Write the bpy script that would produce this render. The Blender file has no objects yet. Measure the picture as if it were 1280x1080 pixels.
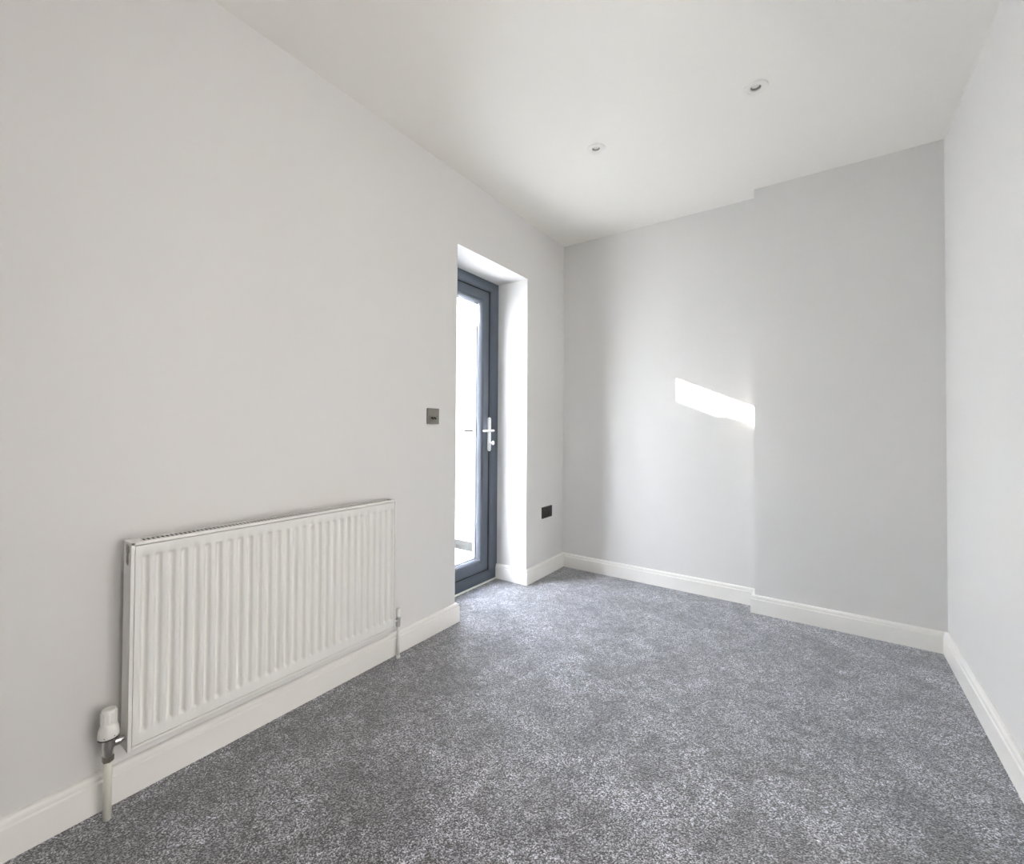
import bpy, bmesh, math, random
from mathutils import Vector, Matrix

C = bpy.context.scene.collection
SC = bpy.context.scene
PI = math.pi
random.seed(7)

# ------------------------------------------------------------------ camera
cam_d = bpy.data.cameras.new('camera')
cam = bpy.data.objects.new('camera', cam_d)
C.objects.link(cam)
yaw, pit, rol = math.radians(-35.001), math.radians(0.8403), math.radians(0.3598)
fw = Vector((math.sin(yaw)*math.cos(pit), math.cos(yaw)*math.cos(pit), math.sin(pit)))
rt = Vector((math.cos(yaw), -math.sin(yaw), 0))
up = rt.cross(fw)
r2 = rt*math.cos(rol) + up*math.sin(rol)
u2 = -rt*math.sin(rol) + up*math.cos(rol)
cam.matrix_world = Matrix(((r2.x, u2.x, -fw.x, 1.7356), (r2.y, u2.y, -fw.y, 0.0),
                           (r2.z, u2.z, -fw.z, 1.1195), (0, 0, 0, 1)))
cam_d.sensor_fit = 'HORIZONTAL'
cam_d.sensor_width = 36.0
cam_d.lens = 36.0*555.097/1280
cam_d.shift_y = -(540-525.784)/1280
cam_d.clip_start = 0.01
SC.camera = cam

# ------------------------------------------------------------------ light
W_ROOM = 2.2454      # inner face of the right-hand wall
SUN_DIR = Vector((1.59, 1.0, -0.704))      # the way the sunlight travels
world = bpy.data.worlds.new('sky')
SC.world = world
world.use_nodes = True
wn = world.node_tree.nodes
wl = world.node_tree.links
wn.clear()
wo = wn.new('ShaderNodeOutputWorld')
wb = wn.new('ShaderNodeBackground')
# evenly bright hazy sky, a little bluer overhead than at the horizon
tcw = wn.new('ShaderNodeTexCoord')
sxy = wn.new('ShaderNodeSeparateXYZ')
skr = wn.new('ShaderNodeValToRGB')
skr.color_ramp.elements[0].position = 0.0
skr.color_ramp.elements[0].color = (1.0, 0.985, 0.985, 1)
skr.color_ramp.elements[1].position = 0.8
skr.color_ramp.elements[1].color = (0.76, 0.83, 1.0, 1)
wl.new(tcw.outputs['Generated'], sxy.inputs[0])
wl.new(sxy.outputs['Z'], skr.inputs[0])
wl.new(skr.outputs[0], wb.inputs[0])
wb.inputs[1].default_value = 50.0
wl.new(wb.outputs[0], wo.inputs[0])

sun_d = bpy.data.lights.new('sun', 'SUN')
sun_d.energy = 118.0
sun_d.angle = math.radians(0.35)
sun_d.color = (1.0, 0.95, 0.87)
sun = bpy.data.objects.new('sun', sun_d)
sun.rotation_euler = SUN_DIR.to_track_quat('-Z', 'Y').to_euler()
sun.location = (-6, -4, 6)
C.objects.link(sun)

def area(name, loc, direction, sx, sy, energy, color=(1, 1, 1), portal=False):
    d = bpy.data.lights.new(name, 'AREA')
    d.shape = 'RECTANGLE'
    d.size, d.size_y = sx, sy
    d.energy = energy
    d.color = color
    if portal:
        d.cycles.is_portal = True
    o = bpy.data.objects.new(name, d)
    o.location = loc
    o.rotation_euler = Vector(direction).to_track_quat('-Z', 'Y').to_euler()
    C.objects.link(o)
    return o
area('door_portal', (-0.36, 2.29, 1.1), (1, 0, 0), 0.78, 2.2, 1, portal=True)
# added fill lamp on the made-up landing beyond the right wall, unseen
area('added_fill_light', (W_ROOM+0.55, 0.67, 1.0), (-1, 0.0, 0), 1.3, 1.6, 32, (1.0, 0.965, 0.92))

SC.view_settings.view_transform = 'Standard'
SC.view_settings.look = 'None'
SC.view_settings.exposure = 0.0
SC.view_settings.gamma = 1.0
SC.view_settings.use_curve_mapping = False
SC.cycles.max_bounces = 16
SC.cycles.diffuse_bounces = 12
SC.cycles.transparent_max_bounces = 16
SC.cycles.caustics_reflective = False
SC.cycles.sample_clamp_indirect = 120.0
SC.cycles.use_denoising = True

# ------------------------------------------------------------------ materials
def mat(name, color, rough=0.5, metal=0.0, noise=0.0, nscale=40, bump=0.0, bscale=200, spec=None):
    m = bpy.data.materials.new(name)
    m.use_nodes = True
    nt = m.node_tree
    b = nt.nodes['Principled BSDF']
    b.inputs['Base Color'].default_value = (*color, 1)
    b.inputs['Roughness'].default_value = rough
    b.inputs['Metallic'].default_value = metal
    if spec is not None:
        b.inputs['Specular IOR Level'].default_value = spec
    tc = nt.nodes.new('ShaderNodeTexCoord')
    if noise:
        n = nt.nodes.new('ShaderNodeTexNoise')
        n.inputs['Scale'].default_value = nscale
        n.inputs['Detail'].default_value = 4
        nt.links.new(tc.outputs['Object'], n.inputs['Vector'])
        mx = nt.nodes.new('ShaderNodeMixRGB')
        mx.inputs[1].default_value = (*[c*(1-noise) for c in color], 1)
        mx.inputs[2].default_value = (*[min(1, c*(1+noise)) for c in color], 1)
        nt.links.new(n.outputs['Fac'], mx.inputs[0])
        nt.links.new(mx.outputs[0], b.inputs['Base Color'])
    if bump:
        n2 = nt.nodes.new('ShaderNodeTexNoise')
        n2.inputs['Scale'].default_value = bscale
        n2.inputs['Detail'].default_value = 3
        nt.links.new(tc.outputs['Object'], n2.inputs['Vector'])
        bp = nt.nodes.new('ShaderNodeBump')
        bp.inputs['Strength'].default_value = bump
        bp.inputs['Distance'].default_value = 0.001
        nt.links.new(n2.outputs['Fac'], bp.inputs['Height'])
        nt.links.new(bp.outputs[0], b.inputs['Normal'])
    return m

M_wall = mat('wall_paint', (0.75, 0.741, 0.728), 0.85, noise=0.008, nscale=3, bump=0.08, bscale=350, spec=0.25)
M_ceil = mat('ceiling_paint', (0.86, 0.842, 0.803), 0.9, noise=0.006, nscale=3, spec=0.2)
M_trim = mat('white_satin_gloss', (0.90, 0.885, 0.85), 0.4, noise=0.01, nscale=6)
M_rad = mat('radiator_enamel', (0.80, 0.796, 0.77), 0.35, noise=0.01, nscale=8)
M_chrome = mat('chrome', (0.66, 0.65, 0.63), 0.28, 1.0, noise=0.03, nscale=60)
M_white_pl = mat('white_plastic', (0.83, 0.82, 0.79), 0.35, noise=0.01, nscale=30)
M_white_metal = mat('white_handle_coat', (0.88, 0.88, 0.87), 0.25, noise=0.01, nscale=30)
M_cream = mat('cream_pipe_sleeve', (0.80, 0.79, 0.70), 0.4, noise=0.02, nscale=30)
M_dark = mat('black_rubber', (0.012, 0.012, 0.013), 0.6, noise=0.1, nscale=60)
M_shadow = mat('dark_steel_and_shade', (0.022, 0.021, 0.019), 0.6, 0.0, noise=0.1, nscale=30)  # near-black, also stands for the shade inside the radiator
M_brass = mat('dull_nickel', (0.32, 0.30, 0.26), 0.45, 0.8, noise=0.05, nscale=60)
M_anth = mat('anthracite_frame', (0.085, 0.105, 0.135), 0.38, noise=0.03, nscale=20)
M_bead = mat('anthracite_bead', (0.16, 0.175, 0.205), 0.25, noise=0.03, nscale=20)
M_alu = mat('spacer_bar', (0.085, 0.085, 0.095), 0.5, 0.0, noise=0.03, nscale=60)
M_plate = mat('brushed_gunmetal', (0.20, 0.193, 0.17), 0.4, 0.35, noise=0.06, nscale=30)
M_plate2 = mat('black_nickel', (0.045, 0.043, 0.042), 0.35, 0.4, noise=0.08, nscale=40)
M_lens = mat('lamp_lens', (0.78, 0.77, 0.74), 0.25, noise=0.05, nscale=120)
M_outwall = mat('white_render', (0.85, 0.85, 0.84), 0.9, noise=0.02, nscale=8, bump=0.3, bscale=120)
M_plinth = mat('grey_plinth', (0.022, 0.022, 0.019), 0.9, noise=0.25, nscale=14)
M_slab = mat('pale_paving', (0.74, 0.73, 0.70), 0.85, noise=0.12, nscale=9, bump=0.4, bscale=60)
M_lino = mat('joint_mortar', (0.4, 0.39, 0.36), 0.95, noise=0.1, nscale=30)

def glass_mat():
    m = bpy.data.materials.new('clear_glass')
    m.use_nodes = True
    nt = m.node_tree
    nt.nodes.clear()
    out = nt.nodes.new('ShaderNodeOutputMaterial')
    mx = nt.nodes.new('ShaderNodeMixShader')
    tr = nt.nodes.new('ShaderNodeBsdfTransparent')
    gl = nt.nodes.new('ShaderNodeBsdfGlossy')
    tr.inputs[0].default_value = (0.975, 0.98, 0.98, 1)
    gl.inputs['Roughness'].default_value = 0.0
    lw = nt.nodes.new('ShaderNodeLayerWeight')      # Schlick's reflectance, the same from both sides
    lw.inputs['Blend'].default_value = 0.5
    pw = nt.nodes.new('ShaderNodeMath'); pw.operation = 'POWER'; pw.inputs[1].default_value = 5.0
    ma = nt.nodes.new('ShaderNodeMath'); ma.operation = 'MULTIPLY_ADD'
    ma.inputs[1].default_value = 0.965; ma.inputs[2].default_value = 0.035
    nt.links.new(lw.outputs['Facing'], pw.inputs[0])
    nt.links.new(pw.outputs[0], ma.inputs[0])
    nt.links.new(ma.outputs[0], mx.inputs[0])
    nt.links.new(tr.outputs[0], mx.inputs[1])
    nt.links.new(gl.outputs[0], mx.inputs[2])
    nt.links.new(mx.outputs[0], out.inputs[0])
    return m
M_glass = glass_mat()

def carpet_mat():
    m = bpy.data.materials.new('grey_heather_carpet')
    m.use_nodes = True
    nt = m.node_tree
    N, L = nt.nodes, nt.links
    b = N['Principled BSDF']
    b.inputs['Roughness'].default_value = 1.0
    b.inputs['Specular IOR Level'].default_value = 0.05
    b.inputs['Sheen Weight'].default_value = 0.65
    b.inputs['Sheen Roughness'].default_value = 0.6
    tc = N.new('ShaderNodeTexCoord')
    # a little warp so that the tufts do not sit in straight cells
    wz = N.new('ShaderNodeTexNoise'); wz.inputs['Scale'].default_value = 90
    L.new(tc.outputs['Object'], wz.inputs['Vector'])
    wm = N.new('ShaderNodeVectorMath'); wm.operation = 'MULTIPLY_ADD'
    wm.inputs[1].default_value = (0.003, 0.003, 0.003)
    L.new(wz.outputs['Color'], wm.inputs[0]); L.new(tc.outputs['Object'], wm.inputs[2])
    v = N.new('ShaderNodeTexVoronoi'); v.inputs['Scale'].default_value = 330
    L.new(wm.outputs[0], v.inputs['Vector'])
    sep = N.new('ShaderNodeSeparateColor'); L.new(v.outputs['Color'], sep.inputs[0])
    cr = N.new('ShaderNodeValToRGB')
    e = cr.color_ramp.elements
    e[0].position = 0.0; e[0].color = (0.014, 0.014, 0.016, 1)
    e[1].position = 1.0; e[1].color = (0.78, 0.795, 0.87, 1)
    for p, c in ((0.40, (0.045, 0.046, 0.053)), (0.6, (0.245, 0.249, 0.280)), (0.85, (0.42, 0.427, 0.475))):
        q = e.new(p); q.color = (*c, 1)
    L.new(sep.outputs[0], cr.inputs[0])
    # clumps of tufts
    cl = N.new('ShaderNodeTexNoise'); cl.inputs['Scale'].default_value = 26; cl.inputs['Detail'].default_value = 3
    L.new(tc.outputs['Object'], cl.inputs['Vector'])
    cm = N.new('ShaderNodeMapRange'); cm.inputs[1].default_value = 0.3; cm.inputs[2].default_value = 0.7
    cm.inputs[3].default_value = 0.86; cm.inputs[4].default_value = 1.14
    L.new(cl.outputs['Fac'], cm.inputs[0])
    # pile brushed one way or the other by feet: broad soft patches
    pn = N.new('ShaderNodeTexNoise'); pn.inputs['Scale'].default_value = 4.2; pn.inputs['Detail'].default_value = 5
    pn.inputs['Roughness'].default_value = 0.6; pn.inputs['Distortion'].default_value = 0.7
    L.new(tc.outputs['Object'], pn.inputs['Vector'])
    pm = N.new('ShaderNodeMapRange'); pm.inputs[1].default_value = 0.38; pm.inputs[2].default_value = 0.60
    pm.inputs[3].default_value = 0.70; pm.inputs[4].default_value = 1.30
    L.new(pn.outputs['Fac'], pm.inputs[0])
    qn = N.new('ShaderNodeTexNoise'); qn.inputs['Scale'].default_value = 12; qn.inputs['Detail'].default_value = 4
    qn.inputs['Distortion'].default_value = 1.6
    L.new(tc.outputs['Object'], qn.inputs['Vector'])
    qm = N.new('ShaderNodeMapRange'); qm.inputs[1].default_value = 0.36; qm.inputs[2].default_value = 0.58
    qm.inputs[3].default_value = 0.72; qm.inputs[4].default_value = 1.15
    L.new(qn.outputs['Fac'], qm.inputs[0])
    mq = N.new('ShaderNodeMath'); mq.operation = 'MULTIPLY'
    L.new(qm.outputs[0], mq.inputs[0]); L.new(pm.outputs[0], mq.inputs[1])
    mu = N.new('ShaderNodeMath'); mu.operation = 'MULTIPLY'
    L.new(cm.outputs[0], mu.inputs[0]); L.new(mq.outputs[0], mu.inputs[1])
    vm = N.new('ShaderNodeVectorMath'); vm.operation = 'SCALE'
    L.new(cr.outputs[0], vm.inputs[0]); L.new(mu.outputs[0], vm.inputs['Scale'])
    L.new(vm.outputs[0], b.inputs['Base Color'])
    # relief of the tufts and of the brushed patches
    ad = N.new('ShaderNodeMath'); ad.operation = 'MULTIPLY_ADD'; ad.inputs[1].default_value = -1.0
    L.new(v.outputs['Distance'], ad.inputs[0])
    L.new(cl.outputs['Fac'], ad.inputs[2])
    bp = N.new('ShaderNodeBump'); bp.inputs['Strength'].default_value = 0.7; bp.inputs['Distance'].default_value = 0.004
    L.new(ad.outputs[0], bp.inputs['Height'])
    L.new(bp.outputs[0], b.inputs['Normal'])
    return m
M_carpet = carpet_mat()

# ------------------------------------------------------------------ helpers
def obj(name, bm, m, parent=None, smooth=False, bevel=0.0, segs=2):
    bmesh.ops.recalc_face_normals(bm, faces=bm.faces)
    me = bpy.data.meshes.new(name)
    bm.to_mesh(me)
    bm.free()
    me.materials.append(m)
    if smooth:
        for p in me.polygons:
            p.use_smooth = True
    o = bpy.data.objects.new(name, me)
    C.objects.link(o)
    if parent:
        o.parent = parent
        o.matrix_parent_inverse = Matrix.Translation(parent.matrix_world.translation).inverted() if parent.parent is None else \
            Matrix.Translation(world_loc(parent)).inverted()
    if bevel:
        bv = o.modifiers.new('bevel', 'BEVEL')
        bv.width = bevel
        bv.segments = segs
        bv.limit_method = 'ANGLE'
        bv.angle_limit = math.radians(40)
        bv.harden_normals = False
    return o

def world_loc(o):
    # every mesh is written in room coordinates; only the Empties carry an offset
    v = Vector(o.location)
    if o.parent:
        v = v*0 + (Vector(o.location) if o.type != 'EMPTY' else v)
    return v

def empty(name, loc, label=None, cat=None, group=None, kind=None):
    o = bpy.data.objects.new(name, None)
    o.empty_display_size = 0.05
    o.location = loc
    C.objects.link(o)
    o.matrix_world = Matrix.Translation(loc)
    if label: o['label'] = label
    if cat: o['category'] = cat
    if group: o['group'] = group
    if kind: o['kind'] = kind
    return o

def struct(o):
    o['kind'] = 'structure'
    return o

def box(bm, x0, x1, y0, y1, z0, z1):
    r = bmesh.ops.create_cube(bm, size=1)
    for v in r['verts']:
        v.co = Vector((x0 + (v.co.x+.5)*(x1-x0), y0 + (v.co.y+.5)*(y1-y0), z0 + (v.co.z+.5)*(z1-z0)))
    return bm

def boxes(*bs):
    bm = bmesh.new()
    for b in bs: box(bm, *b)
    return bm

def lathe(profile, origin, axis='z', n=32, bm=None, cap=True):
    """profile of (radius, height) pairs turned round an axis through origin"""
    bm = bm or bmesh.new()
    rings = []
    o = Vector(origin)
    for r, h in profile:
        ring = []
        for k in range(n):
            a = 2*PI*k/n
            p = {'z': (r*math.cos(a), r*math.sin(a), h), 'y': (r*math.cos(a), h, r*math.sin(a)),
                 'x': (h, r*math.cos(a), r*math.sin(a))}[axis]
            ring.append(bm.verts.new(o + Vector(p)))
        rings.append(ring)
    for a, b in zip(rings, rings[1:]):
        for k in range(n):
            bm.faces.new((a[k], a[(k+1) % n], b[(k+1) % n], b[k]))
    if cap:
        bm.faces.new(rings[0][::-1])
        bm.faces.new(rings[-1])
    return bm

def ring_frame(y0, y1, z0, z1, profile, bm=None, sy=1.0, sz=1.0):
    """closed mitred frame in a plane of constant x; profile is a loop of (inset, x)"""
    bm = bm or bmesh.new()
    loops = []
    for ins, x in profile:
        iy, iz = ins*sy, ins*sz
        loops.append([bm.verts.new((x, y, z)) for y, z in
                      ((y0+iy, z0+iz), (y1-iy, z0+iz), (y1-iy, z1-iz), (y0+iy, z1-iz))])
    n = len(loops)
    for i in range(n):
        a, b = loops[i], loops[(i+1) % n]
        for k in range(4):
            bm.faces.new((a[k], a[(k+1) % 4], b[(k+1) % 4], b[k]))
    return bm

def plate(loop, holes, to3, thick, bm=None):
    """flat plate with holes: loops in 2D, to3 maps (u, v, w) to space, w from 0 to thick"""
    bm = bm or bmesh.new()
    edges = []
    for lp in [loop] + holes:
        vs = [bm.verts.new(to3(u, v, 0)) for u, v in lp]
        edges += [bm.edges.new((vs[i], vs[(i+1) % len(vs)])) for i in range(len(vs))]
    r = bmesh.ops.triangle_fill(bm, use_beauty=True, edges=edges)
    fs = [g for g in r['geom'] if isinstance(g, bmesh.types.BMFace)]
    ex = bmesh.ops.extrude_face_region(bm, geom=fs)
    d = Vector(to3(0, 0, thick)) - Vector(to3(0, 0, 0))
    for g in ex['geom']:
        if isinstance(g, bmesh.types.BMVert):
            g.co += d
    return bm

def circle(cx, cy, r, n=32):
    return [(cx + r*math.cos(2*PI*k/n), cy + r*math.sin(2*PI*k/n)) for k in range(n)]

def tube(pts, r, n=16, bm=None):
    bm = bm or bmesh.new()
    pts = [Vector(p) for p in pts]
    rings = []
    ref = Vector((0.31, 0.2, 0.93)).normalized()
    for i, p in enumerate(pts):
        d = (pts[min(i+1, len(pts)-1)] - pts[max(i-1, 0)]).normalized()
        a = d.cross(ref).normalized()
        b = d.cross(a)
        rr = r[i] if isinstance(r, (list, tuple)) else r
        rings.append([bm.verts.new(p + (a*math.cos(2*PI*k/n) + b*math.sin(2*PI*k/n))*rr) for k in range(n)])
    for q, s in zip(rings, rings[1:]):
        for k in range(n):
            bm.faces.new((q[k], q[(k+1) % n], s[(k+1) % n], s[k]))
    bm.faces.new(rings[0][::-1]); bm.faces.new(rings[-1])
    return bm

def extrude_path(path, prof, bm=None):
    """sweep a profile (offset from wall, height) along a plan polyline with mitred corners; wall lies left of travel"""
    bm = bm or bmesh.new()
    n = len(path)
    P = [Vector(p) for p in path]
    rows = []
    for i in range(n):
        ds = []
        if i > 0: ds.append((P[i]-P[i-1]).normalized())
        if i < n-1: ds.append((P[i+1]-P[i]).normalized())
        ns = [Vector((d.y, -d.x)) for d in ds]
        m = ns[0] if len(ns) == 1 else (ns[0]+ns[1])/(1+ns[0].dot(ns[1]))
        rows.append([bm.verts.new((P[i].x+m.x*o, P[i].y+m.y*o, h)) for o, h in prof])
    k = len(prof)
    for a, b in zip(rows, rows[1:]):
        for j in range(k):
            bm.faces.new((a[j], a[(j+1) % k], b[(j+1) % k], b[j]))
    bm.faces.new(rows[0][::-1]); bm.faces.new(rows[-1])
    return bm

# ------------------------------------------------------------------ room dimensions
H = 2.6
W = W_ROOM          # right wall
YB = 3.2062         # recess of the far wall
YC = 3.0891         # front of the chimney breast
XC = 1.3906         # left corner of the chimney breast
YJ, YN, ZL = 2.6624, 1.9167, 2.1842   # door reveal
YR = -1.5           # wall behind the camera
TH = 0.36           # outer wall thickness
LIGHTS = ((0.7535, 2.165), (1.501, 2.163))

# ------------------------------------------------------------------ shell
bm = boxes((-0.02, W+0.02, YR-0.02, YB+0.02, -0.12, 0.0))
box(bm, -0.258, -0.02, YN, YJ, -0.12, 0.0)
struct(obj('floor', bm, M_carpet))
bm = plate([(-TH, YR-0.2), (W+0.12, YR-0.2), (W+0.12, YB+0.2), (-TH, YB+0.2)],
           [circle(x, y, 0.036, 28) for x, y in LIGHTS], lambda u, v, w: (u, v, H+w), 0.14)
box(bm, -TH, W+0.12, YR-0.2, YB+0.2, H+0.1405, H+0.25)
struct(obj('ceiling', bm, M_ceil))
# left wall with the door opening cut through it
yz = lambda u, v, w: (-w, u, v)
bm = plate([(YR-0.2, -0.12), (YN, -0.12), (YN, ZL), (YJ, ZL), (YJ, -0.12), (YB+0.2, -0.12), (YB+0.2, H), (YR-0.2, H)],
           [], yz, TH)
struct(obj('wall_left', bm, M_wall))
# right wall; its doorway is added, out of view, to let the fill in
RY_A, RY_B, RZ_T = 0.12, 1.22, 2.05
bm = plate([(YR-0.2, -0.12), (YB+0.2, -0.12), (YB+0.2, H), (YR-0.2, H)],
           [[(RY_A, 0.0), (RY_B, 0.0), (RY_B, RZ_T), (RY_A, RZ_T)]], lambda u, v, w: (W+w, u, v), 0.12)
struct(obj('wall_right', bm, M_wall))
# added landing round the fill lamp, out of view
LX1, LYA, LYB = W+1.1, -0.3, 1.8
struct(obj('floor_added_landing', boxes((W, LX1+0.1, LYA-0.1, LYB+0.1, -0.12, -0.0005)), M_carpet))
bm = boxes((LX1, LX1+0.1, LYA-0.1, LYB+0.1, 0, H), (W+0.12, LX1, LYA-0.1, LYA, 0, H), (W+0.12, LX1, LYB, LYB+0.1, 0, H))
struct(obj('wall_added_landing', bm, M_wall))
struct(obj('ceiling_added_landing', boxes((W+0.12, LX1+0.1, LYA-0.1, LYB+0.1, H, H+0.1)), M_ceil))
bm = boxes((0, W, YB, YB+0.2, -0.12, H))
wall_back = struct(obj('wall_back', bm, M_wall))
obj('chimney_breast', boxes((XC, W, YC, YB, 0, H)), M_wall, wall_back)
struct(obj('wall_rear', boxes((-TH, W+0.12, YR-0.2, YR, -0.12, H)), M_wall))

# skirting: a square board with a rounded shoulder and a thinner top edge
SK = [(0, 0), (0.021, 0), (0.021, 0.083), (0.0185, 0.086), (0.0165, 0.0875), (0.0165, 0.0895), (0.0175, 0.092), (0.0170, 0.099),
      (0.0145, 0.104), (0.010, 0.1068), (0, 0.1068)]
DX = -0.2587        # inner face of the door frame
def skirt(name, path):
    return struct(obj(name, extrude_path(path, SK), M_trim, bevel=0.0008, segs=1))
skirt('baseboard_left', [(0, YR+0.022), (0, YN), (DX+0.002, YN)])
skirt('baseboard_back', [(DX+0.002, YJ), (0, YJ), (0, YB), (XC, YB), (XC, YC), (W, YC), (W, RY_B+0.061)])
skirt('baseboard_right', [(W, RY_A-0.07), (W, YR+0.022)])
skirt('baseboard_rear', [(W-0.024, YR), (0.024, YR)])
# lining and architrave of the added doorway
bm = boxes((W-0.001, W+0.121, RY_A, RY_A+0.02, 0, RZ_T), (W-0.001, W+0.121, RY_B-0.02, RY_B, 0, RZ_T), (W-0.001, W+0.121, RY_A, RY_B, RZ_T-0.02, RZ_T))
box(bm, W-0.016, W-0.001, RY_A-0.06, RY_A+0.01, 0, RZ_T+0.06)
box(bm, W-0.016, W-0.001, RY_B-0.01, RY_B+0.06, 0, RZ_T+0.06)
box(bm, W-0.016, W-0.001, RY_A+0.01, RY_B-0.01, RZ_T-0.01, RZ_T+0.06)
struct(obj('trim_2', bm, M_trim, bevel=0.002))
# narrow cream strip where the carpet meets the door frame
struct(obj('trim_1', boxes((DX, DX+0.012, YN+0.021, YJ-0.021, 0.0, 0.010)), M_trim, bevel=0.002))

# ------------------------------------------------------------------ glazed door
door = empty('door_1', (DX, (YN+YJ)/2, 0), kind='structure')
Z0 = 0.006
FP = [(0, -0.342), (0, DX), (0.052, DX), (0.066, DX-0.002), (0.074, DX-0.006), (0.079, DX-0.012), (0.079, -0.342)]
obj('door_frame', ring_frame(YN, YJ, Z0, ZL, FP, sy=1.07, sz=0.92), M_anth, door, bevel=0.001, segs=1)
# weather seal, black over the whole frame gap to stand for its shade too
obj('seal', ring_frame(YN, YJ, Z0, ZL, [(0.0785, -0.318), (0.0785, -0.273), (0.105, -0.273), (0.105, -0.318)], sy=1.07, sz=0.92), M_dark, door)
LY0, LY1, LZ0, LZ1 = YN+0.110, YJ-0.110, Z0+0.0845, ZL-0.0845
SX = -0.262         # room face of the leaf
LP = [(0, -0.338), (0, SX-0.003), (0.003, SX), (0.062, SX), (0.071, SX-0.004), (0.071, -0.338)]
leaf = obj('door_leaf', ring_frame(LY0, LY1, LZ0, LZ1, LP), M_anth, door, bevel=0.001, segs=1)
BP = [(0.071, -0.2945), (0.071, SX-0.004), (0.077, SX-0.006), (0.085, SX-0.016), (0.091, SX-0.029), (0.091, -0.2945)]
obj('glazing_bead', ring_frame(LY0, LY1, LZ0, LZ1, BP), M_bead, leaf)
g = 0.078
for x in (-0.297, -0.321):
    obj('pane', boxes((x-0.002, x+0.002, LY0+g, LY1-g, LZ0+g, LZ1-g)), M_glass, leaf)
obj('spacer_bar', ring_frame(LY0, LY1, LZ0, LZ1, [(0.0735, -0.3185), (0.0735, -0.2995), (0.094, -0.2995), (0.094, -0.3185)]), M_alu, leaf)
obj('outer_bead', ring_frame(LY0, LY1, LZ0, LZ1, [(0.071, -0.338), (0.071, -0.3235), (0.085, -0.3235), (0.083, -0.338)]), M_anth, leaf)

# handles: long round-ended plate, lever pointing to the hinges, oval thumb turn
def stadium(cy, z0, z1, r, n=10):
    pts = []
    for k in range(n+1):
        a = PI*k/n
        pts.append((cy + r*math.cos(a), z1-r + r*math.sin(a)))
    for k in range(n+1):
        a = PI + PI*k/n
        pts.append((cy + r*math.cos(a), z0+r + r*math.sin(a)))
    return pts
HY = 2.556
def handle(name, x, s, M_white_metal):
    hp = obj(name, plate(stadium(HY, 0.943, 1.190, 0.0155), [], lambda u, v, w: (x+s*w, u, v), 0.011), M_white_metal, door, bevel=0.003)
    obj('lever', tube([(x+s*0.010, HY, 1.092), (x+s*0.036, HY, 1.092), (x+s*0.047, HY-0.004, 1.092), (x+s*0.052, HY-0.016, 1.092),
                       (x+s*0.052, HY-0.06, 1.092), (x+s*0.052, HY-0.112, 1.091), (x+s*0.050, HY-0.122, 1.091)],
                      [0.0105, 0.0095, 0.010, 0.0095, 0.009, 0.0085, 0.006]), M_white_metal, hp, smooth=True)
    obj('screw', lathe([(0.0042, 0), (0.0042, s*0.0015), (0.003, s*0.0022)], (x+s*0.0105, HY, 1.173), 'x', 12), M_chrome, hp, smooth=True)
    obj('screw', lathe([(0.0042, 0), (0.0042, s*0.0015), (0.003, s*0.0022)], (x+s*0.0105, HY, 0.959), 'x', 12), M_chrome, hp, smooth=True)
    if s > 0:
        t = lathe([(0.009, 0), (0.009, s*0.007), (0.006, s*0.011), (0.006, s*0.032)], (x+s*0.0105, HY, 1.005), 'x', 16)
        for sc in ((0.0045, 0.015, 0.015),):
            r = bmesh.ops.create_uvsphere(t, u_segments=16, v_segments=10, radius=1)
            for v in r['verts']:
                v.co = Vector((v.co.x*0.013 + x+s*0.042, v.co.y*0.006+HY, v.co.z*0.016+1.005))
        obj('thumb_turn', t, M_white_metal, hp, smooth=True)
    return hp
handle('door_handle', SX, 1, M_white_metal)
M_matt = mat('handle_shade_black', (0.003, 0.003, 0.003), 1.0, noise=0.1, nscale=60, spec=0.0)  # black colour stands for the handle's shaded side seen from indoors
handle('outside_handle', -0.338, -1, M_matt)

# ------------------------------------------------------------------ outside: a narrow yard seen through the glass
GZ = -0.04
yard = struct(obj('floor_courtyard', boxes((-4.2, -TH, -3.5, YB+0.02, GZ-0.15, GZ-0.012)), M_lino))
sl = 0.595
slab_mesh = None
for i in range(3):
    for j in range(7):
        bm = boxes((0, sl, 0, sl, GZ-0.0125, GZ))
        s = obj('paving_slab', bm, M_slab, None, bevel=0.004, segs=1) if slab_mesh is None else bpy.data.objects.new('paving_slab', slab_mesh)
        if slab_mesh is None:
            slab_mesh = s.data
        else:
            bm.free(); C.objects.link(s)
        s.location = (-TH-0.012-(i+1)*(sl+0.008), YB-0.03-(j+1)*(sl+0.008), random.uniform(-0.002, 0.001))
        s.parent = yard
wo_ = struct(obj('wall_courtyard', boxes((-4.2, -TH, YB, YB+0.2, 0.042, 2.75)), M_outwall))
obj('plinth', boxes((-4.2, -TH, YB+0.012, YB+0.2, GZ-0.15, 0.042)), M_plinth, wo_)
# boundary wall opposite the door; its copings are what cuts the sunbeam from below
BX = -1.95
wb_ = struct(obj('wall_boundary', boxes((BX-0.2, BX, -3.5, YB, GZ-0.15, 2.50)), M_outwall))
def coping(y0, y1, za, zb):
    bm = bmesh.new()
    box(bm, BX-0.23, BX+0.03, y0, y1, 2.50, 2.56)
    for v in bm.verts:
        if v.co.z > 2.53:
            v.co.z = (za if v.co.y < (y0+y1)/2 else zb) - (0.015 if v.co.x < BX-0.1 else 0)
    return obj('coping_stone', bm, M_slab, wb_, bevel=0.003, segs=1)
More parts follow.
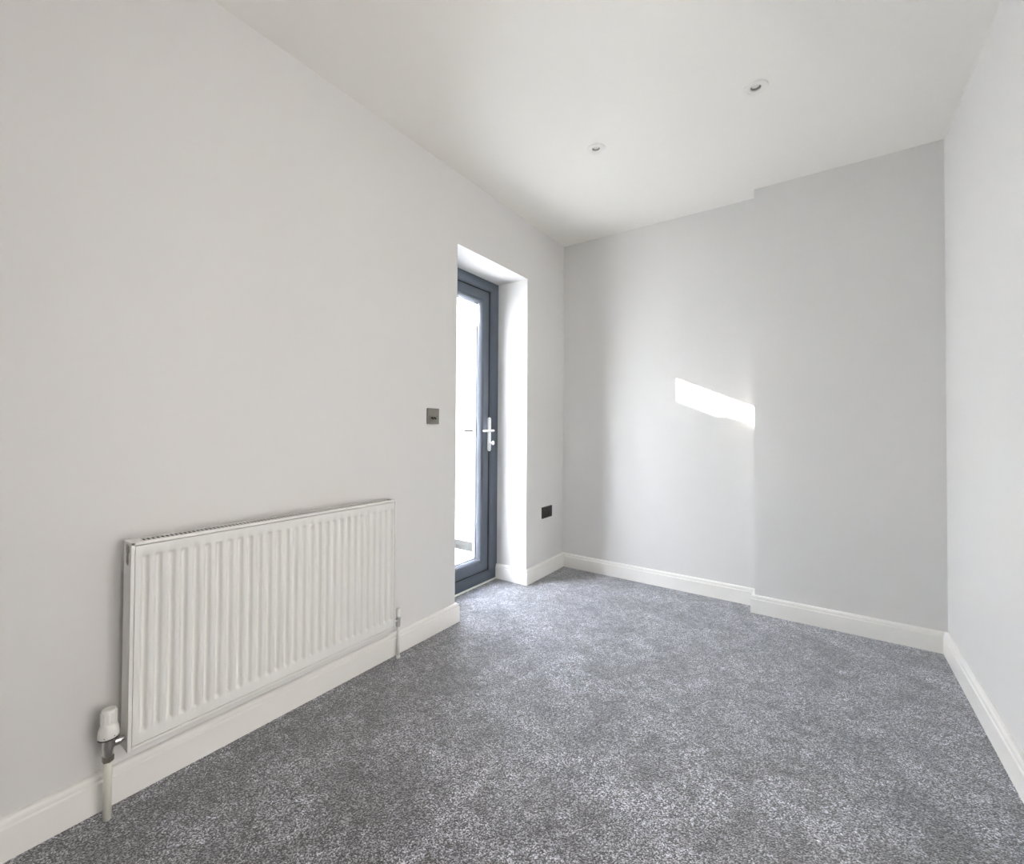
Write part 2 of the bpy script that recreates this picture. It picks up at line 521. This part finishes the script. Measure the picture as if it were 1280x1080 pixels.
# unseen stones, their heights stepped to shape the sunbeam's lower edge
for k, (za, zb) in enumerate(((2.59, 2.60), (2.60, 2.59), (2.60, 2.60), (2.59, 2.60), (2.60, 2.60), (2.60, 2.594), (2.595, 2.604),
                              (2.598, 2.604), (2.572, 2.545), (2.55, 2.56), (2.555, 2.56))):
    y0 = 1.236-0.6*8+0.6*k
    coping(y0, min(y0+0.590, YB), za, zb)

# ------------------------------------------------------------------ radiator
RY0, RY1, RZ0, RZ1 = 0.425, 1.400, 0.180, 0.777
RXB, RXF = 0.037, 0.0975
rad = empty('radiator', (0.067, (RY0+RY1)/2, 0), 'white double-panel radiator with vertical flutes, hung low on the left wall', 'radiator')
# fluted front panel
ysamp = [RY0+0.011]
fl = []
for i in range(29):
    r = RY0 + 0.0445 + 0.03265*i
    fl.append((r-0.0195, r))
    ysamp += [r-0.0195, r-0.0175, r-0.0145, r-0.0115, r-0.008, r-0.005, r-0.002, r]
ysamp.append(RY1-0.0085)
zsamp = [RZ0+0.0085, RZ0+0.038, RZ0+0.041, RZ0+0.047, RZ0+0.050, RZ1-0.052, RZ1-0.049, RZ1-0.043, RZ1-0.040, RZ1-0.0115]
fz = [0, 0, 0.15, 0.85, 1, 1, 0.85, 0.15, 0, 0]
fy8 = [0, 0.2, 0.8, 1, 1, 0.8, 0.2, 0]
bm = bmesh.new()
grid = []
for j, z in enumerate(zsamp):
    row = []
    for i, y in enumerate(ysamp):
        a = 0 if i in (0, len(ysamp)-1) else fy8[(i-1) % 8]
        row.append(bm.verts.new((RXF-0.0012-0.0135*min(a, fz[j]), y, z)))
    grid.append(row)
for a, b in zip(grid, grid[1:]):
    for i in range(len(ysamp)-1):
        bm.faces.new((a[i], a[i+1], b[i+1], b[i]))
# turn the rim back so the sheet has a thickness
for row, dz in ((grid[0], -0.0), (grid[-1], 0.0)):
    back = [bm.verts.new((RXF-0.016, v.co.y, v.co.z)) for v in row]
    for i in range(len(row)-1):
        bm.faces.new((row[i], row[i+1], back[i+1], back[i]))
for ci in (0, -1):
    back = [bm.verts.new((RXF-0.016, rw[ci].co.y, rw[ci].co.z)) for rw in grid]
    for i in range(len(grid)-1):
        bm.faces.new((grid[i][ci], grid[i+1][ci], back[i+1], back[i]))
o = obj('front_panel', bm, M_rad, rad, smooth=True)
es = o.modifiers.new('split', 'EDGE_SPLIT'); es.split_angle = math.radians(60)
obj('back_panel', boxes((RXB+0.001, RXB+0.010, RY0+0.006, RY1-0.006, RZ0+0.006, RZ1-0.006)), M_rad, rad, bevel=0.003)
# bottom rolled rim, under the front sheet
obj('bottom_rim', boxes((RXF-0.022, RXF, RY0+0.0095, RY1-0.0085, RZ0-0.0035, RZ0+0.0065)), M_rad, rad, bevel=0.0025)
obj('bottom_tray', boxes((RXB+0.004, RXF-0.022, RY0+0.010, RY1-0.010, RZ0+0.008, RZ0+0.012)), M_rad, rad)
# end panels: a cheek with a key hole slot and a fold round the front
def keyhole(cx, cz, r, hw, zb):
    pts = []
    a0 = -PI/2 + math.asin(hw/r)
    for k in range(21):
        a = a0 + (2*PI - 2*math.asin(hw/r))*k/20
        pts.append((cx + 1.3*r*math.cos(a), cz + r*math.sin(a)))
    for k in range(9):
        a = PI + PI*k/8
        pts.append((cx + 1.3*hw*math.cos(a), zb + hw + hw*math.sin(a)))
    return pts
def side(y, s, fold):
    bm = plate([(RXB, RZ0-0.004), (RXF, RZ0-0.004), (RXF, RZ1), (RXB, RZ1)], [keyhole(0.066, 0.7545, 0.0150, 0.0090, 0.708)],
               lambda u, v, w: (u, y+s*w, v), 0.0015)
    box(bm, RXF-0.002, RXF, min(y, y+s*fold), max(y, y+s*fold), RZ0-0.004, RZ1)
    return obj('side_panel', bm, M_rad, rad, bevel=0.0006, segs=1)
side(RY0, 1, 0.0095)
side(RY1, -1, 0.007)
# top grille
GF = obj('top_grille', ring_frame(0, 1, 0, 1, [(0, 0), (0, 1), (1, 1), (1, 0)]) if False else
         boxes((RXF-0.013, RXF, RY0+0.0002, RY1-0.0002, RZ1-0.0095, RZ1+0.0005), (RXB, RXB+0.009, RY0+0.0002, RY1-0.0002, RZ1-0.006, RZ1+0.0005),
               (RXB+0.009, RXF-0.013, RY0+0.0002, RY0+0.034, RZ1-0.006, RZ1+0.0005),
               (RXB+0.009, RXF-0.013, RY1-0.012, RY1-0.0002, RZ1-0.006, RZ1+0.0005)), M_rad, rad, bevel=0.0015)
bm = bmesh.new()
y = RY0+0.034+0.0065
while y < RY1-0.030:
    box(bm, RXB+0.008, RXF-0.012, y, y+0.0042, RZ1-0.0018, RZ1-0.0002)
    y += 0.0118
gs = obj('grille_slats', bm, M_rad, GF)
gs['kind'] = 'stuff'
obj('grille_shade_sheet', boxes((RXB+0.0085, RXF-0.0125, RY0+0.033, RY1-0.0115, RZ1-0.0055, RZ1-0.0035)), M_shadow, GF)  # added dark sheet, painted shade below the slats
# folded convector fins between the two panels, coloured dark as the shade inside
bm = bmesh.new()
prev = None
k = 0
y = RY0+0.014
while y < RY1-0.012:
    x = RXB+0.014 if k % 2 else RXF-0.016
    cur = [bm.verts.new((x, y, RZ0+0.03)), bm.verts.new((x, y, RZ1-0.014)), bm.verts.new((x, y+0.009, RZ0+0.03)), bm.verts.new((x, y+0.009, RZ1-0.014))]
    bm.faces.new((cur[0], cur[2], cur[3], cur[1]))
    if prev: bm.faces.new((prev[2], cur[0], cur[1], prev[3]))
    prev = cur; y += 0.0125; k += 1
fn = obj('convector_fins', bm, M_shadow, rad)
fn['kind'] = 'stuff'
fn['label'] = 'folded fins inside the radiator, darkened as if in shade'
obj('grille_clip', boxes((RXB+0.003, RXB+0.011, 0.925, 0.940, RZ1, RZ1+0.004)), M_rad, GF, bevel=0.001)
# blanking plug and bleed screw behind the key hole of each cheek
for yy, s in ((RY0, 1), (RY1, -1)):
    p = obj('blanking_plug', lathe([(0.0095, s*0.013), (0.0095, s*0.0060), (0.0080, s*0.0045), (0.0055, s*0.0045), (0.0050, s*0.007)],
                                   (0.066, yy, 0.7555), 'y', 6), M_brass, rad)
    p['label'] = 'dull nickel plug in the key hole slot'
    obj('bleed_screw', boxes((0.0635, 0.0685, min(yy+s*0.003, yy+s*0.008), max(yy+s*0.003, yy+s*0.008), 0.753, 0.758)), M_chrome, p)
    obj('keyhole_shade_sheet', boxes((RXB+0.011, RXF-0.0165, min(yy+s*0.0085, yy+s*0.0095), max(yy+s*0.0085, yy+s*0.0095), 0.69, 0.772)), M_shadow, rad)  # dark sheet put in as the shade behind the key hole
# wall brackets
for yy in (RY0+0.13, RY1-0.13):
    obj('wall_bracket', boxes((0.0006, RXB+0.002, yy, yy+0.03, 0.25, 0.72)), M_rad, rad)

# thermostatic valve at the near end
TX, TY = 0.0675, 0.3905
tv = obj('thermostatic_valve', lathe([(0.0105, 0.170), (0.0115, 0.172), (0.0115, 0.198), (0.0135, 0.200), (0.0135, 0.226), (0.012, 0.228), (0.012, 0.240)],
                                     (TX, TY, 0), 'z', 24), M_chrome, rad, smooth=True)
tv.modifiers.new('split', 'EDGE_SPLIT').split_angle = math.radians(35)
tv['label'] = 'chrome valve body with a white thermostatic head'
def fluted(profile, origin, n=48, amp=0.0006, teeth=16):
    bm = lathe(profile, origin, 'z', n)
    return bm
hd = obj('valve_head', fluted([(0.0235, 0.2335), (0.0240, 0.2355), (0.0240, 0.243), (0.0225, 0.256), (0.0190, 0.266), (0.0182, 0.272), (0.0175, 0.304),
                               (0.0165, 0.3085), (0.0145, 0.3105)], (TX, TY, 0)), M_white_pl, tv, smooth=True)
hd.modifiers.new('split', 'EDGE_SPLIT').split_angle = math.radians(32)
hd['label'] = 'white plastic thermostat head, wider at its foot'
# raised grips round the head
bm = bmesh.new()
for k in range(12):
    a = 2*PI*(k+0.5)/12
    b2 = bmesh.new()
    box(b2, 0.0165, 0.0190, -0.0027, 0.0027, 0.274, 0.303)
    bmesh.ops.rotate(b2, verts=b2.verts, cent=(0, 0, 0), matrix=Matrix.Rotation(a, 3, 'Z'))
    bmesh.ops.translate(b2, verts=b2.verts, vec=(TX, TY, 0))
    t = bpy.data.meshes.new('t'); b2.to_mesh(t); b2.free(); bm.from_mesh(t); bpy.data.meshes.remove(t)
obj('grip_ribs', bm, M_white_pl, tv, bevel=0.0008, segs=1)
cl = obj('collar', lathe([(0.0215, 0.2295), (0.0235, 0.2302), (0.0235, 0.2338), (0.022, 0.2342)], (TX, TY, 0), 'z', 40), M_dark, tv, smooth=True)
cl['label'] = 'black ring under the head'
for a in (-0.62, 0.35):
    d = Vector((math.cos(a), math.sin(a), 0))
    obj('head_stud', lathe([(0.0012, 0.0), (0.0012, 0.001)], (TX+d.x*0.0236, TY+d.y*0.0236, 0.2395), 'x', 8), M_dark, tv)
obj('union_nut', lathe([(0.0125, 0.163), (0.0138, 0.165), (0.0138, 0.178), (0.0125, 0.180)], (TX, TY, 0), 'z', 6), M_brass, tv)
tl = obj('valve_tail', lathe([(0.0105, 0.012), (0.0125, 0.013), (0.0125, 0.026), (0.0085, 0.028), (0.0085, 0.032), (0.0065, 0.033), (0.0065, 0.046)],
                             (TX, TY, 0.2105), 'y', 20), M_chrome, tv, smooth=True)
tl.modifiers.new('split', 'EDGE_SPLIT').split_angle = math.radians(35)
pp = obj('pipe_sleeve', lathe([(0.0098, -0.001), (0.0098, 0.166), (0.009, 0.168)], (TX, TY, 0), 'z', 24), M_cream, tv, smooth=True)
pp['label'] = 'cream sleeve over the pipe down to the carpet'

# lockshield valve at the far end
LX, LY = 0.0475, 1.462
lv = obj('lockshield_valve', lathe([(0.0075, 0.158), (0.0095, 0.160), (0.0095, 0.176), (0.0115, 0.178), (0.0115, 0.192), (0.009, 0.194), (0.009, 0.202)],
                                   (LX, LY, 0), 'z', 20), M_chrome, rad, smooth=True)
lv.modifiers.new('split', 'EDGE_SPLIT').split_angle = math.radians(35)
lv['label'] = 'small chrome valve with a white cap at the far end'
obj('valve_cap', lathe([(0.0105, 0.2005), (0.0115, 0.203), (0.0105, 0.233), (0.0085, 0.2385), (0.004, 0.240)], (LX, LY, 0), 'z', 20), M_white_pl, lv, smooth=True)
obj('union_nut', lathe([(0.0105, 0.152), (0.0118, 0.154), (0.0118, 0.166), (0.0105, 0.168)], (LX, LY, 0), 'z', 6), M_chrome, lv)
obj('valve_tail', lathe([(0.0085, -0.010), (0.0105, -0.012), (0.0105, -0.025), (0.0065, -0.028), (0.0065, -0.070)], (LX, LY, 0.184), 'y', 16), M_chrome, lv, smooth=True)
obj('pipe', lathe([(0.0072, -0.001), (0.0072, 0.156)], (LX, LY, 0), 'z', 20), M_rad, lv, smooth=True)
obj('pipe_foot', lathe([(0.0105, -0.001), (0.0105, 0.012), (0.0085, 0.014)], (LX, LY, 0), 'z', 20), M_white_pl, lv, smooth=True)

# ------------------------------------------------------------------ wall plates
def rounded(y0, y1, z0, z1, r=0.003, n=4):
    pts = []
    for cy, cz, a0 in ((y1-r, z1-r, 0), (y0+r, z1-r, PI/2), (y0+r, z0+r, PI), (y1-r, z0+r, 3*PI/2)):
        for k in range(n+1):
            a = a0 + PI/2*k/n
            pts.append((cy+r*math.cos(a), cz+r*math.sin(a)))
    return pts
xo = lambda u, v, w: (w, u, v)

SY0, SY1, SZ0, SZ1 = 1.6815, 1.7685, 1.1335, 1.2185
sw = empty('light_switch', (0, (SY0+SY1)/2, (SZ0+SZ1)/2), 'small gunmetal light switch plate with two black toggles on the left wall', 'light switch')
obj('back_gasket', plate(rounded(SY0+0.0015, SY1-0.0015, SZ0+0.0015, SZ1-0.0015), [], xo, 0.0025), M_dark, sw)
f = plate(rounded(SY0, SY1, SZ0, SZ1), [], lambda u, v, w: (0.0025+w, u, v), 0.0055)
obj('plate', f, M_plate, sw, bevel=0.0012)
for dy in (-0.0105, 0.0105):
    cy = (SY0+SY1)/2+dy
    t = obj('toggle', lathe([(0.0058, 0.0075), (0.0058, 0.0095), (0.0045, 0.0105)], (0, cy, 1.167), 'x', 16), M_dark, sw)
    t['label'] = 'black toggle on a round collar'
    obj('toggle_tip', tube([(0.009, cy, 1.167), (0.017, cy, 1.1625), (0.020, cy, 1.161)], [0.0026, 0.0036, 0.0025], 10), M_dark, t, smooth=True)
for dy in (-0.030, 0.030):
    obj('screw', lathe([(0.0028, 0.0078), (0.0028, 0.0086)], (0, (SY0+SY1)/2+dy, (SZ0+SZ1)/2), 'x', 12), M_plate2, sw)

def socket(name, label, origin, plate_m, insert_m, width, height, flip=1):
    """double socket outlet; flip -1 puts it on the right-hand wall facing -x"""
    x0, yc, zc = origin
    P = lambda u, v, w: (x0+flip*w, yc+u, zc+v)
    s = empty(name, origin, label, 'socket')
    hw, hh = width/2, height/2
    obj('plate', plate(rounded(-hw, hw, -hh, hh), [], P, 0.0075), plate_m, s, bevel=0.0015)
    for d in (-1, 1):
        cy = d*hw*0.50
        ins = obj('socket_insert', plate(rounded(cy-0.024, cy+0.024, -0.031, 0.014, 0.002), [rounded(cy-0.004*0.6, cy+0.004*0.6, 0.001, 0.010, 0.0008, 2),
              rounded(cy-0.0145, cy-0.0075, -0.0145, -0.0105, 0.0008, 2), rounded(cy+0.0075, cy+0.0145, -0.0145, -0.0105, 0.0008, 2)],
              lambda u, v, w: P(u, v, 0.0076+w), 0.0022), insert_m, s)
        obj('pin_shutter', boxes((min(x0+flip*0.0076, x0+flip*0.0080), max(x0+flip*0.0076, x0+flip*0.0080), yc+cy-0.018, yc+cy+0.018, zc-0.018, zc+0.012)), M_dark, ins)
        rk = bmesh.new()
        box(rk, min(x0+flip*0.0076, x0+flip*0.0122), max(x0+flip*0.0076, x0+flip*0.0122), yc+d*0.012-0.0065, yc+d*0.012+0.0065, zc+0.020, zc+0.036)
        for v in rk.verts:
            if abs(v.co.x-x0) > 0.010 and v.co.z < zc+0.025: v.co.x -= flip*0.0022
        obj('rocker_switch', rk, insert_m, s, bevel=0.0008, segs=1)
    return s
M_ins = mat('socket_insert_black', (0.02, 0.02, 0.021), 0.4, noise=0.1, nscale=60)
socket('power_socket', 'black nickel double power socket low on the left wall, beyond the door', (0, 2.946, 0.474), M_plate2, M_ins, 0.145, 0.085)
socket('power_socket', 'white double power socket low on the right wall, at the picture edge', (W, 1.951, 0.452), M_white_pl, M_white_pl, 0.146, 0.088, -1)

# ------------------------------------------------------------------ downlights
def downlight(x, y, label):
    d = empty('downlight', (x, y, H), label, 'ceiling light', 'recessed downlights in the ceiling')
    b = obj('bezel', lathe([(0.036, 0.004), (0.046, 0.0), (0.0478, -0.0004), (0.0485, -0.0010), (0.0485, -0.0048), (0.0470, -0.0065), (0.036, -0.0070), (0.034, -0.0067),
                            (0.032, -0.0045), (0.0235, -0.0035), (0.0215, -0.0025), (0.0205, 0.002), (0.0205, 0.014), (0.034, 0.014)], (x, y, H), 'z', 48, cap=False),
            M_white_pl, d, smooth=True)
    b.modifiers.new('split', 'EDGE_SPLIT').split_angle = math.radians(40)
    obj('reflector', lathe([(0.0204, 0.002), (0.0195, 0.004), (0.0165, 0.013), (0.0164, 0.014), (0.0204, 0.014)], (x, y, H), 'z', 32, cap=False), M_brass, d, smooth=True)
    obj('lens', lathe([(0.0168, 0.0080), (0.014, 0.0062), (0.008, 0.0048), (0.002, 0.0044)], (x, y, H), 'z', 32), M_lens, d, smooth=True)
    obj('can', lathe([(0.034, 0.013), (0.034, 0.11), (0.030, 0.12)], (x, y, H), 'z', 24), M_shadow, d)
downlight(*LIGHTS[0], 'white round recessed downlight, the one nearer the glazed door')
downlight(*LIGHTS[1], 'white round recessed downlight, the one nearer the right wall')
